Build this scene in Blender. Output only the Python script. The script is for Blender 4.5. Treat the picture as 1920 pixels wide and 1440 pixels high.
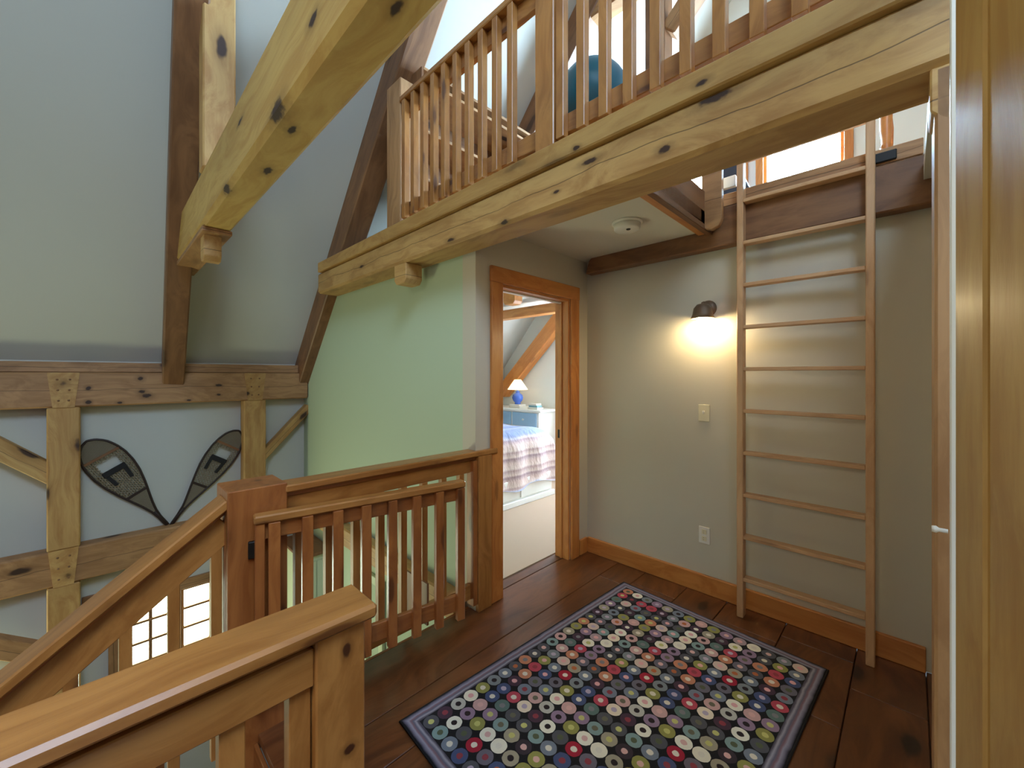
import bpy, bmesh, math, random
from mathutils import Vector, Matrix
random.seed(7)
S = bpy.context.scene
COL = S.collection
for o in list(bpy.data.objects): bpy.data.objects.remove(o)
PI = math.pi

# ---------------------------------------------------------------- camera, world, exposure
AZ = math.radians(134.43)
cam_d = bpy.data.cameras.new('camera'); cam = bpy.data.objects.new('camera', cam_d); COL.objects.link(cam)
cam.location = (0, 0, 1.5); cam.rotation_euler = (PI / 2, 0, AZ - PI / 2)
cam_d.sensor_width = 36; cam_d.lens = 760 / 1920 * 36; cam_d.shift_y = -17 / 1920; cam_d.clip_start = 0.02; cam_d.clip_end = 100
S.camera = cam
S.view_settings.view_transform = 'Standard'; S.view_settings.look = 'None'
S.view_settings.exposure = 0.22; S.view_settings.gamma = 1.0
try: S.view_settings.use_curve_mapping = False
except Exception: pass
W = bpy.data.worlds.new('world'); S.world = W; W.use_nodes = True
W.node_tree.nodes['Background'].inputs[0].default_value = (0.72, 0.86, 1.0, 1)
W.node_tree.nodes['Background'].inputs[1].default_value = 0.16

# window brightness (emission of the panes)
E_GABLE, E_LOW, E_BED, E_SKY = 115.0, 13.0, 42.0, 18.0

def light(name, kind, loc, energy, color, size=0.1, size_y=None, look=None):
    d = bpy.data.lights.new(name, kind); d.energy = energy; d.color = color
    if kind == 'AREA':
        d.size = size
        if size_y: d.shape = 'RECTANGLE'; d.size_y = size_y
    else: d.shadow_soft_size = size
    o = bpy.data.objects.new(name, d); COL.objects.link(o); o.location = loc
    if look is not None:
        o.rotation_euler = (Vector(look) - Vector(loc)).to_track_quat('-Z', 'Y').to_euler()
    return o
# added warm fill light for the landing, unseen behind the camera
light('landing_fill', 'AREA', (-.3, -1.5, 2.3), 15, (1.0, 0.88, 0.66), 0.5, 0.5, (-0.6, 0.4, 0.0))
# area light standing in for greenish daylight from unseen living room windows
light('living_room_window_light', 'AREA', (-4.8, -1.9, -0.9), 66, (0.90, 1.0, 0.62), 1.2, 1.4, (-1.6, 1.0, 0.6))
# room past the open door on the right
light('bath_window_light', 'AREA', (0.9, 1.75, 2.1), 10, (0.45, 0.68, 1.0), 0.4, 0.6, (0.0, 1.2, 2.0))

# ---------------------------------------------------------------- materials
def C(r, g, b):
    f = lambda c: (c / 255 / 12.92) if c / 255 <= 0.04045 else ((c / 255 + 0.055) / 1.055) ** 2.4
    return (f(r), f(g), f(b), 1)
class N:
    def __init__(s, name):
        s.m = bpy.data.materials.new(name); s.m.use_nodes = True; s.t = s.m.node_tree; s.n = s.t.nodes; s.l = s.t.links
        s.b = s.n['Principled BSDF']; s.out = s.n['Material Output']
    def new(s, typ, **k):
        x = s.n.new(typ)
        for a, v in k.items(): setattr(x, a, v)
        return x
    def put(s, sock, v):
        if isinstance(v, bpy.types.NodeSocket): s.l.new(v, sock)
        elif v is not None: sock.default_value = v
    def math(s, op, a, b=None, c=None, clamp=False):
        x = s.new('ShaderNodeMath', operation=op, use_clamp=clamp)
        s.put(x.inputs[0], a)
        if b is not None: s.put(x.inputs[1], b)
        if c is not None: s.put(x.inputs[2], c)
        return x.outputs[0]
    def vmath(s, op, a, b):
        x = s.new('ShaderNodeVectorMath', operation=op); s.put(x.inputs[0], a); s.put(x.inputs[1], b); return x.outputs[0]
    def obj(s): return s.new('ShaderNodeTexCoord').outputs['Object']
    def rnd(s): return s.new('ShaderNodeObjectInfo').outputs['Random']
    def noise(s, vec, scale, detail=3, rough=0.5):
        x = s.new('ShaderNodeTexNoise'); s.put(x.inputs['Vector'], vec); x.inputs['Scale'].default_value = scale
        x.inputs['Detail'].default_value = detail; x.inputs['Roughness'].default_value = rough; return x.outputs[0]
    def mix(s, f, a, b, blend='MIX'):
        x = s.new('ShaderNodeMix', data_type='RGBA', blend_type=blend); s.put(x.inputs[0], f); s.put(x.inputs[6], a); s.put(x.inputs[7], b); return x.outputs[2]
    def ramp(s, f, pts, interp='LINEAR'):
        x = s.new('ShaderNodeValToRGB'); s.put(x.inputs[0], f); r = x.color_ramp; r.interpolation = interp
        while len(r.elements) < len(pts): r.elements.new(0.5)
        for e, (p, c) in zip(r.elements, pts): e.position = p; e.color = c
        return x.outputs[0]
    def sm(s, v, lo, hi):
        x = s.new('ShaderNodeMapRange', interpolation_type='SMOOTHSTEP'); s.put(x.inputs[0], v)
        x.inputs[1].default_value = lo; x.inputs[2].default_value = hi; return x.outputs[0]
    def bump(s, h, st, dist=0.01):
        x = s.new('ShaderNodeBump'); x.inputs['Strength'].default_value = st; x.inputs['Distance'].default_value = dist
        s.put(x.inputs['Height'], h); s.put(s.b.inputs['Normal'], x.outputs[0])

def wood(name, light_c, dark_c, knot_c, rough=0.45, knots=1.0, kscale=(2.0, 5.0, 5.0), crack=False, coat=0.0, var=0.25, spots=()):
    n = N(name)
    off = n.math('MULTIPLY', n.rnd(), 41.0)
    cx = n.new('ShaderNodeCombineXYZ'); 
    for i in range(3): n.put(cx.inputs[i], off)
    v = n.vmath('ADD', n.obj(), cx.outputs[0])
    g1 = n.vmath('MULTIPLY', v, (0.9, 11, 11)); warp = n.noise(n.vmath('MULTIPLY', v, (1.3, 2.5, 2.5)), 1.0, 2)
    sep = n.new('ShaderNodeVectorMath', operation='ADD'); n.put(sep.inputs[0], g1)
    wv = n.new('ShaderNodeCombineXYZ'); n.put(wv.inputs[1], n.math('MULTIPLY', warp, 6.0)); n.put(wv.inputs[2], n.math('MULTIPLY', warp, 4.0)); n.put(sep.inputs[1], wv.outputs[0])
    grain = n.noise(sep.outputs[0], 1.6, 5, 0.62)
    fine = n.noise(n.vmath('MULTIPLY', v, (3, 60, 60)), 1.5, 3, 0.6)
    f = n.math('ADD', n.math('MULTIPLY', n.sm(grain, 0.35, 0.68), 0.75), n.math('MULTIPLY', fine, 0.25))
    col = n.mix(f, light_c, dark_c)
    blot = n.noise(n.vmath('MULTIPLY', v, (1.2, 3, 3)), 1.0, 2)
    col = n.mix(n.math('MULTIPLY', n.sm(blot, 0.4, 0.7), var), col, tuple(c * 0.62 for c in dark_c[:3]) + (1,))
    # knots
    vo = n.new('ShaderNodeTexVoronoi'); n.put(vo.inputs['Vector'], n.vmath('MULTIPLY', v, kscale)); vo.inputs['Scale'].default_value = 1.0; vo.inputs['Randomness'].default_value = 0.85
    wob = n.math('MULTIPLY', n.noise(n.vmath('MULTIPLY', v, (18, 30, 30)), 1.0, 1), 0.09)
    d = n.math('SUBTRACT', vo.outputs['Distance'], wob)
    kn = n.math('MULTIPLY', n.math('SUBTRACT', 1.0, n.sm(d, 0.05, 0.13)), knots)
    halo = n.math('MULTIPLY', n.math('SUBTRACT', 1.0, n.sm(d, 0.10, 0.30)), 0.45 * knots)
    col = n.mix(halo, col, tuple(c * 0.6 for c in dark_c[:3]) + (1,))
    col = n.mix(kn, col, knot_c)
    for (sx_, sy_, sz_, rl, rw) in spots:
        dv = n.vmath('MULTIPLY', n.vmath('SUBTRACT', n.obj(), (sx_, sy_, sz_)), (1 / rl, 1 / rw, 1 / rw))
        ln = n.new('ShaderNodeVectorMath', operation='LENGTH'); n.put(ln.inputs[0], dv)
        dd_ = n.math('ADD', ln.outputs[1], n.math('MULTIPLY', n.math('SUBTRACT', n.noise(n.vmath('MULTIPLY', n.obj(), (30, 50, 50)), 1.0, 3), .5), 1.1))
        col = n.mix(n.math('MULTIPLY', n.math('SUBTRACT', 1.0, n.sm(dd_, .9, 2.2)), .45), col, tuple(c * .5 for c in dark_c[:3]) + (1,))
        col = n.mix(n.math('SUBTRACT', 1.0, n.sm(dd_, .55, 1.05)), col, knot_c)
    h = n.math('MULTIPLY', f, -0.4)
    if crack:
        sp = n.new('ShaderNodeSeparateXYZ'); n.put(sp.inputs[0], n.obj())
        wig = n.math('MULTIPLY', n.math('SUBTRACT', n.noise(n.vmath('MULTIPLY', n.obj(), (1.4, 0, 0)), 1.0, 4), 0.5), 0.10)
        dd = n.math('ABSOLUTE', n.math('SUBTRACT', sp.outputs[2], wig))
        present = n.sm(n.noise(n.vmath('MULTIPLY', n.obj(), (0.9, 0.0, 3)), 1.0, 1), 0.36, 0.44)
        ck = n.math('MULTIPLY', n.math('SUBTRACT', 1.0, n.sm(dd, 0.0008, 0.0028)), present)
        col = n.mix(n.math('MULTIPLY', ck, 0.7), col, C(50, 32, 18))
        h = n.math('SUBTRACT', h, n.math('MULTIPLY', ck, 2.0))
    n.put(n.b.inputs['Base Color'], col); n.b.inputs['Roughness'].default_value = rough
    if coat: n.b.inputs['Coat Weight'].default_value = coat; n.b.inputs['Coat Roughness'].default_value = 0.25
    n.bump(h, 0.25, 0.004)
    return n.m
def paint(name, c, rough=0.75, var=0.06, bump=0.08):
    n = N(name); ob = n.obj()
    a = n.noise(ob, 1.3, 3); b = n.noise(ob, 160, 2)
    col = n.mix(n.math('MULTIPLY', a, var * 2), c, tuple(x * 0.86 for x in c[:3]) + (1,))
    n.put(n.b.inputs['Base Color'], col); n.b.inputs['Roughness'].default_value = rough; n.bump(b, bump, 0.002); return n.m
def plain(name, c, rough=0.5, metal=0.0, emit=None, es=0.0):
    n = N(name); a = n.noise(n.obj(), 25, 2)
    n.put(n.b.inputs['Base Color'], n.mix(n.math('MULTIPLY', a, 0.15), c, tuple(x * 0.8 for x in c[:3]) + (1,)))
    n.b.inputs['Roughness'].default_value = rough; n.b.inputs['Metallic'].default_value = metal
    if emit: n.b.inputs['Emission Color'].default_value = emit; n.b.inputs['Emission Strength'].default_value = es
    return n.m
KN = C(58, 34, 20)
M = {}
M['timber'] = wood('timber_pine', C(206, 166, 104), C(176, 128, 70), KN, 0.6, 1.0, (2.0, 5.2, 5.2), True, var=0.35)
M['timber_plain'] = wood('timber_pine_plain', C(204, 162, 100), C(172, 122, 66), KN, 0.6, 1.0, (2.0, 5.2, 5.2), False, var=0.3)
M['timber_warm'] = wood('timber_pine_warm', C(186, 140, 94), C(150, 106, 66), KN, 0.55, 1.0, (2.2, 5.2, 5.2), True, var=0.4)
def sp_(c, L): return [(x - c[0], y - c[1], z - c[2], rl, rw) for x, y, z, rl, rw in L]
M['tie'] = wood('timber_pine_yellow', C(208, 172, 98), C(182, 138, 66), KN, 0.6, 0.0, spots=sp_((-.81, .5, 2.54), [(-1.977, .51, 2.38, .045, .018), (-2.34, .43, 2.39, .06, .022), (-1.54, .423, 2.40, .075, .03), (-1.585, .487, 2.38, .035, .014), (-.88, .50, 2.38, .03, .013), (-2.04, .42, 2.58, .05, .012), (-1.2, .42, 2.5, .04, .02)]), var=.3)
M['loftbeam'] = wood('timber_pine_cracked', C(196, 156, 96), C(160, 116, 64), KN, 0.6, 0.25, (1.6, 5, 5), True, spots=sp_((-1.94, 1.56, 2.367), [(-.646, 1.46, 2.332, .028, .016), (-.971, 1.46, 2.407, .045, .014), (-.471, 1.46, 2.441, .06, .022), (-1.489, 1.46, 2.285, .03, .014), (-1.15, 1.46, 2.334, .02, .008), (-1.94, 1.46, 2.30, .04, .012), (-3.1, 1.46, 2.36, .035, .012)]))
M['fascia'] = wood('fascia_pine', C(198, 156, 92), C(168, 120, 62), KN, 0.55, 0.5, (1.6, 7, 7), False, spots=sp_((-1.92, 1.55, 2.51), [(-1.029, 1.445, 2.482, .02, .012), (-.509, 1.445, 2.501, .025, .012)]))
M['plate'] = wood('plate_pine', C(186, 140, 94), C(150, 106, 66), KN, 0.55, 0.3, (2.2, 5.2, 5.2), True, var=.35, spots=[(y + .4125, -.09, z - 1.378, rl, rw) for y, z, rl, rw in [(.261, 1.467, .025, .022), (.303, 1.313, .035, .022), (.27, 1.35, .03, .02), (.131, 1.259, .02, .012), (.836, 1.399, .028, .014), (.836, 1.304, .018, .011), (-.06, 1.271, .02, .02), (-.06, 1.39, .02, .018), (.6, 1.26, .02, .01)]])
M['newel'] = wood('newel_pine', C(186, 128, 66), C(150, 94, 42), C(70, 36, 18), 0.38, 0.2, (2.2, 9, 9), False, 0.2, var=.2, spots=[(.17, .05, .018, .012, .016), (.406, .05, .012, .018, .010)])
M['timber_red'] = wood('timber_pine_red', C(146, 102, 66), C(112, 74, 46), KN, 0.5, 0.8, (1.3, 4.2, 4.2), False, var=0.4)
M['pine'] = wood('rail_pine', C(186, 128, 66), C(150, 94, 42), C(86, 44, 20), 0.38, 0.8, (2.2, 9, 9), False, 0.2, var=0.2)
M['pine_red'] = wood('rail_pine_red', C(174, 108, 54), C(138, 76, 34), C(76, 38, 18), 0.38, 0.7, (2.2, 9, 9), False, 0.2, var=0.2)
M['trim'] = wood('trim_pine', C(210, 140, 72), C(182, 108, 48), C(96, 50, 26), 0.4, 0.45, (2.0, 8, 8), False, 0.15, var=0.15)
M['ladder'] = wood('ladder_pine', C(216, 172, 128), C(194, 146, 102), C(120, 78, 50), 0.5, 0.5, (2.0, 9, 9), var=0.15)
M['floor'] = wood('floor_pine', C(122, 72, 38), C(84, 44, 22), C(30, 18, 12), 0.3, 0.9, (2.0, 5, 5), False, 0.35, var=0.5)
M['doorwood'] = wood('door_pine', C(206, 168, 100), C(176, 130, 66), C(98, 70, 36), 0.45, 0.8, (1.6, 4.5, 4.5), False, 0.2, var=0.35)
M['ceil'] = paint('plaster_ceiling', C(212, 206, 190))
M['slope'] = paint('plaster_slope', C(198, 196, 186))
M['wall'] = paint('plaster_wall', C(200, 190, 170))
M['green'] = paint('plaster_pale_green', C(184, 198, 168))
M['white'] = paint('white_paint', C(236, 234, 226), 0.45, 0.03, 0.02)
M['bedwall'] = paint('bedroom_wall', C(228, 226, 218))
M['glow'] = {}
def glow(name, col, st):
    n = N(name); e = n.new('ShaderNodeEmission'); e.inputs[0].default_value = col; e.inputs[1].default_value = st
    n.l.new(e.outputs[0], n.out.inputs[0]); return n.m
M['pane_gable'] = glow('bright_sky_pane', (0.50, 0.76, 1.0, 1), E_GABLE)
M['pane_low'] = glow('garden_pane', (0.86, 1.0, 0.80, 1), E_LOW)
M['pane_bed'] = glow('bedroom_sky_pane', (0.62, 0.80, 1.0, 1), E_BED)
M['pane_sky'] = glow('skylight_pane', (0.50, 0.72, 1.0, 1), E_SKY)
M['metal'] = plain('dark_metal', C(46, 42, 38), 0.45, 0.7)
M['bronze'] = plain('brown_metal', C(112, 92, 74), 0.5, 0.3)
M['black'] = plain('black_leather', C(26, 24, 24), 0.6)
M['ivory'] = plain('ivory_plastic', C(226, 214, 180), 0.4)
M['ivory_w'] = plain('white_plastic', C(232, 226, 214), 0.4)
M['slot'] = plain('dark_slot', C(60, 52, 44), 0.6)
M['ball'] = plain('blue_rubber', C(16, 104, 140), 0.35)
M['shoeframe'] = plain('snowshoe_frame', C(46, 30, 26), 0.5)
M['web'] = plain('rawhide_web', C(150, 136, 112), 0.8)
M['strap'] = plain('dark_strap', C(22, 20, 22), 0.7)
M['carpet'] = paint('bedroom_carpet', C(178, 152, 128), 0.95, 0.3, 0.6)
M['dresserblue'] = plain('pale_blue_paint', C(150, 186, 214), 0.5)
M['lampblue'] = plain('blue_glaze', C(70, 104, 190), 0.2)
M['shade'] = plain('cream_shade', C(240, 222, 180), 0.8, 0, (1.0, 0.84, 0.55, 1), 1.2)
M['bulb'] = glow('warm_bulb', (1.0, 0.80, 0.46, 1), 230)
M['greybox'] = plain('dark_grey_cloth', C(60, 66, 80), 0.9)
M['palegreen'] = paint('pale_green_board', C(212, 220, 184), 0.6)
M['book'] = plain('book_paper', C(220, 214, 200), 0.7)
M['bookblue'] = plain('book_cover_teal', C(120, 160, 165), 0.6)

# ---------------------------------------------------------------- helpers
def link(name, me, mat, parent=None, loc=(0, 0, 0), rot=None):
    o = bpy.data.objects.new(name, me); COL.objects.link(o)
    if mat is not None and not me.materials: me.materials.append(mat)
    L = Vector(loc)
    if parent is not None:
        o.parent = parent; p = parent
        while p: L = L - p.location; p = p.parent
    o.location = L
    if rot is not None: o.rotation_mode = 'QUATERNION'; o.rotation_quaternion = rot
    return o
def bm_mesh(bm, name, smooth=False):
    me = bpy.data.meshes.new(name); bmesh.ops.recalc_face_normals(bm, faces=bm.faces); bm.to_mesh(me); bm.free()
    if smooth:
        for p in me.polygons: p.use_smooth = True
    return me
CACHE = {}
def bar(name, p0, p1, w, h, mat, parent=None, up=None, bevel=0.003):
    """a board or timber from p0 to p1: w across, h along 'up'; the grain runs along it"""
    p0, p1 = Vector(p0), Vector(p1); ax = (p1 - p0); L = ax.length; ax.normalize()
    if up is None: up = Vector((0, 0, 1)) if abs(ax.z) < 0.9 else Vector((0, 1, 0))
    up = Vector(up); side = up.cross(ax).normalized(); up = ax.cross(side).normalized()
    key = (round(L, 4), round(w, 4), round(h, 4), bevel, mat.name)
    if key not in CACHE:
        bm = bmesh.new(); bmesh.ops.create_cube(bm, size=1); bmesh.ops.scale(bm, vec=(L, w, h), verts=bm.verts)
        if bevel: bmesh.ops.bevel(bm, geom=list(bm.edges), offset=min(bevel, w * .3, h * .3), segments=1, affect='EDGES')
        CACHE[key] = bm_mesh(bm, name)
    q = Matrix((ax, side, up)).transposed().to_quaternion()
    return link(name, CACHE[key], mat, parent, (p0 + p1) / 2, q)
def box(name, x0, x1, y0, y1, z0, z1, mat, parent=None, bevel=0.003, axis=None):
    d = (x1 - x0, y1 - y0, z1 - z0); c = ((x0 + x1) / 2, (y0 + y1) / 2, (z0 + z1) / 2)
    if axis is None: axis = d.index(max(d))
    if axis == 0: return bar(name, (x0, c[1], c[2]), (x1, c[1], c[2]), d[1], d[2], mat, parent, (0, 0, 1), bevel)
    if axis == 1: return bar(name, (c[0], y0, c[2]), (c[0], y1, c[2]), d[0], d[2], mat, parent, (0, 0, 1), bevel)
    return bar(name, (c[0], c[1], z0), (c[0], c[1], z1), d[0], d[1], mat, parent, (0, 1, 0), bevel)
def prism(name, pts, ext, mat, parent=None, bevel=0.0):
    """polygon pts (3D) pushed along ext; local x = ext direction kept world aligned"""
    c = sum((Vector(p) for p in pts), Vector()) / len(pts) + Vector(ext) / 2
    bm = bmesh.new(); a = [bm.verts.new(Vector(p) - c) for p in pts]; b = [bm.verts.new(Vector(p) + Vector(ext) - c) for p in pts]
    bm.faces.new(a); bm.faces.new(b[::-1]); n = len(pts)
    for i in range(n): bm.faces.new((a[i], b[i], b[(i + 1) % n], a[(i + 1) % n]))
    bmesh.ops.recalc_face_normals(bm, faces=bm.faces)
    if bevel: bmesh.ops.bevel(bm, geom=list(bm.edges), offset=bevel, segments=1, affect='EDGES')
    return link(name, bm_mesh(bm, name), mat, parent, c)
def multi_prism(name, polys, ext, mat):
    bm = bmesh.new()
    for pts in polys:
        a = [bm.verts.new(Vector(p)) for p in pts]; b = [bm.verts.new(Vector(p) + Vector(ext)) for p in pts]
        bm.faces.new(a); bm.faces.new(b[::-1]); n = len(pts)
        for i in range(n): bm.faces.new((a[i], b[i], b[(i + 1) % n], a[(i + 1) % n]))
    return link(name, bm_mesh(bm, name), mat)
def lathe_mesh(prof, seg=24, name='lathe', smooth=True):
    bm = bmesh.new(); rings = []
    for r, z in prof:
        rings.append([bm.verts.new((max(r, 1e-4) * math.cos(2 * PI * k / seg), max(r, 1e-4) * math.sin(2 * PI * k / seg), z)) for k in range(seg)])
    for A, B in zip(rings, rings[1:]):
        for k in range(seg): bm.faces.new((A[k], A[(k + 1) % seg], B[(k + 1) % seg], B[k]))
    bm.faces.new(rings[0]); bm.faces.new(rings[-1])
    return bm_mesh(bm, name, smooth)
def lathe(name, prof, loc, mat, parent=None, seg=24, rot=None):
    return link(name, lathe_mesh(prof, seg, name), mat, parent, loc, rot)
def tube(name, path, r, mat, parent=None, seg=8, closed=False):
    pts = [Vector(p) for p in path]; n = len(pts); c = sum(pts, Vector()) / n; bm = bmesh.new(); rings = []
    rr = r if isinstance(r, (list, tuple)) else [r] * n
    for i, p in enumerate(pts):
        a = pts[(i - 1) % n] if (closed or i > 0) else p; b = pts[(i + 1) % n] if (closed or i < n - 1) else p
        t = (b - a).normalized(); u = t.cross(Vector((1, 0, 0)));
        if u.length < 0.1: u = t.cross(Vector((0, 1, 0)))
        u.normalize(); v = t.cross(u)
        rings.append([bm.verts.new(p - c + rr[i] * (math.cos(2 * PI * k / seg) * u + math.sin(2 * PI * k / seg) * v)) for k in range(seg)])
    R = list(zip(rings, rings[1:])) + ([(rings[-1], rings[0])] if closed else [])
    for A, B in R:
        for k in range(seg): bm.faces.new((A[k], A[(k + 1) % seg], B[(k + 1) % seg], B[k]))
    if not closed: bm.faces.new(rings[0]); bm.faces.new(rings[-1])
    return link(name, bm_mesh(bm, name, True), mat, parent, c)
def empty(name, loc):
    o = bpy.data.objects.new(name, None); COL.objects.link(o); o.location = loc; o.empty_display_size = 0.1; return o
def tag(o, label, cat, group=None):
    o['label'] = label; o['category'] = cat
    if group: o['group'] = group
    return o
def st(o, label=None, cat=None):
    o['kind'] = 'structure'
    if label: o['label'] = label
    o['category'] = cat or 'structure'
    return o

# ---------------------------------------------------------------- shell
ZR0, XR0, SL, XRIDGE = 1.62, -5.05, 1.12, -0.6
roof = lambda x: ZR0 + SL * (x - XR0)
ZRIDGE = roof(XRIDGE); YB, YF = 4.95, -3.6
dn = Vector((-SL, 0, 1)).normalized() * 0.12
st(prism('wall_left', [(XR0, YF, -2.65), (XR0, YB, -2.65), (XR0, YB, 1.66), (XR0, YF, 1.66)], (-0.2, 0, 0), M['slope']), 'pale plastered outer wall behind the timber posts on the left', 'wall')
# left wall is cut for its windows: rebuilt as strips around the holes
bpy.data.objects.remove(bpy.data.objects['wall_left'])
WL = [(0.13, 0.515), (0.55, 0.82)]; WZ0, WZ1 = -1.5, -0.575
def rect_x(x, y0, y1, z0, z1): return [(x, y0, z0), (x, y1, z0), (x, y1, z1), (x, y0, z1)]
wl = multi_prism('wall_left', [rect_x(XR0, YF, WL[0][0], -2.65, 1.66), rect_x(XR0, WL[0][1], WL[1][0], WZ0, WZ1), rect_x(XR0, WL[1][1], YB, -2.65, 1.66),
      rect_x(XR0, WL[0][0], WL[1][1], -2.65, WZ0), rect_x(XR0, WL[0][0], WL[1][1], WZ1, 1.66)], (-0.2, 0, 0), M['slope'])
st(wl, 'pale plastered outer wall behind the timber posts on the left', 'wall')
cl = prism('ceiling', [(XR0 - .1, YF, roof(XR0 - .1)), (XRIDGE, YF, ZRIDGE), (XRIDGE, YF, ZRIDGE + .15), (XR0 - .1, YF, roof(XR0 - .1) + .15)], (0, YB - YF, 0), M['slope'])
st(cl, 'sloped white plaster ceiling rising from the left wall', 'ceiling')
# right slope with a skylight hole
XE = 3.9; rr = lambda x: ZRIDGE - SL * (x - XRIDGE)
def quad_r(x0, x1): return [(x0, 0, rr(x0)), (x1, 0, rr(x1)), (x1, 0, rr(x1) + .15), (x0, 0, rr(x0) + .15)]
SKX, SKY = (0.6, 1.7), (-1.3, 0.3)
bmr = []
for (x0, x1, y0, y1) in [(XRIDGE, SKX[0], YF, YB), (SKX[1], XE, YF, YB), (SKX[0], SKX[1], YF, SKY[0]), (SKX[0], SKX[1], SKY[1], YB)]:
    bmr.append((quad_r(x0, x1), y0, y1))
bm = bmesh.new()
for pts, y0, y1 in bmr:
    a = [bm.verts.new((p[0], y0, p[2])) for p in pts]; b = [bm.verts.new((p[0], y1, p[2])) for p in pts]
    bm.faces.new(a); bm.faces.new(b[::-1])
    for i in range(4): bm.faces.new((a[i], b[i], b[(i + 1) % 4], a[(i + 1) % 4]))
st(link('ceiling', bm_mesh(bm, 'ceiling'), M['slope']), 'opposite ceiling slope with the skylight, above the loft', 'ceiling')
sk = empty('window', (1.15, -.5, rr(1.15))); sk.name = 'window_4'; st(sk, 'skylight in the slope above the landing', 'window')
prism('pane', [(SKX[0], SKY[0], rr(SKX[0]) + .1), (SKX[1], SKY[0], rr(SKX[1]) + .1), (SKX[1], SKY[1], rr(SKX[1]) + .1), (SKX[0], SKY[1], rr(SKX[0]) + .1)], (0, 0, .01), M['pane_sky'], sk)
st(box('wall_right', XE, XE + .1, YF, YB, -2.65, rr(XE) + .1, M['wall'], bevel=0), 'outer wall on the right', 'wall')

# gable wall with loft and bedroom windows
def ry(y, x0, x1, z0, z1): return [(x0, y, z0), (x1, y, z0), (x1, y, z1), (x0, y, z1)]
G1, G2, GZ = (-1.105, -0.441), (-1.93, -1.32), (3.0, 4.3); BW = (-3.25, -2.35, 0.95, 2.15)
polys = [ry(YB, XR0, BW[0], 0, 1.62), ry(YB, BW[0], BW[1], 0, BW[2]), ry(YB, BW[0], BW[1], BW[3], 3.0), ry(YB, BW[1], XE, 0, 3.0),
         [(XR0, YB, 1.62), (BW[0], YB, 1.62), (BW[0], YB, 3.0), (XR0 + (3.0 - 1.62) / SL, YB, 3.0)],
         [(XR0 + (3.0 - 1.62) / SL, YB, 3.0), (G2[0], YB, 3.0), (G2[0], YB, GZ[1]), (XR0 + (GZ[1] - 1.62) / SL, YB, GZ[1])],
         ry(YB, G2[1], G1[0], GZ[0], GZ[1]),
         [(G1[1], YB, 3.0), (XRIDGE + (ZRIDGE - 3.0) / SL, YB, 3.0), (XRIDGE + (ZRIDGE - GZ[1]) / SL, YB, GZ[1]), (G1[1], YB, GZ[1])],
         [(XR0 + (GZ[1] - 1.62) / SL, YB, GZ[1]), (XRIDGE + (ZRIDGE - GZ[1]) / SL, YB, GZ[1]), (XRIDGE, YB, ZRIDGE)]]
st(multi_prism('wall_back', polys, (0, .2, 0), M['bedwall']), 'white gable wall behind the bedroom and the loft', 'wall')
# lower gable
def window_y(name, x0, x1, z0, z1, y, pane, wood_m, label, muntins=(1, 2)):
    w = empty(name, ((x0 + x1) / 2, y, z0)); st(w, label, 'window'); f = 0.07
    for a in [(x0 - f, x0, z0 - f, z1 + f), (x1, x1 + f, z0 - f, z1 + f)]: box('window_casing', a[0], a[1], y - .03, y, a[2], a[3], wood_m, w)
    for a in [(x0, x1, z0 - f, z0), (x0, x1, z1, z1 + f)]: box('window_casing', a[0], a[1], y - .03, y, a[2], a[3], wood_m, w)
    box('sash', x0, x0 + .03, y, y + .05, z0, z1, wood_m, w); box('sash', x1 - .03, x1, y, y + .05, z0, z1, wood_m, w)
    box('sash', x0 + .03, x1 - .03, y, y + .05, z0, z0 + .03, wood_m, w); box('sash', x0 + .03, x1 - .03, y, y + .05, z1 - .03, z1, wood_m, w)
    for k in range(muntins[0]):
        x = x0 + (x1 - x0) * (k + 1) / (muntins[0] + 1); box('muntin', x - .008, x + .008, y + .02, y + .04, z0 + .03, z1 - .03, wood_m, w)
    for k in range(muntins[1]):
        z = z0 + (z1 - z0) * (k + 1) / (muntins[1] + 1); box('muntin', x0 + .03, x1 - .03, y + .021, y + .039, z - .008, z + .008, wood_m, w)
    box('pane', x0, x1, y + .055, y + .065, z0, z1, pane, w, 0)
    return w
window_y('window_2', G1[0], G1[1], GZ[0], GZ[1], YB, M['pane_gable'], M['trim'], 'bright loft window seen through the ladder opening', (0, 0))
window_y('window_3', G2[0], G2[1], GZ[0], GZ[1], YB, M['pane_gable'], M['trim'], 'loft window left of the brightest one, seen past the ladder', (0, 0))
window_y('window_5', BW[0], BW[1], BW[2], BW[3], YB, M['pane_bed'], M['trim'], 'bedroom window beside the dresser', (1, 2))

# pale green wall under the loft beam
gy = 1.68
pg = [(XR0, gy, -2.65), (-2.0, gy, -2.65), (-2.0, gy, 2.30), (-4.2, gy, 2.30), (-4.2, gy, roof(-4.2)), (XR0, gy, ZR0)]
st(prism('wall_front', pg, (0, .10, 0), M['green']), 'pale green wall under the loft beam, left of the bedroom door', 'wall')
st(box('wall_front_lower', -2.0, 1.2, gy, gy + .1, -2.65, -.3, M['green'], bevel=0), 'lower storey wall below the landing', 'wall').name = 'wall_lower'
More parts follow.
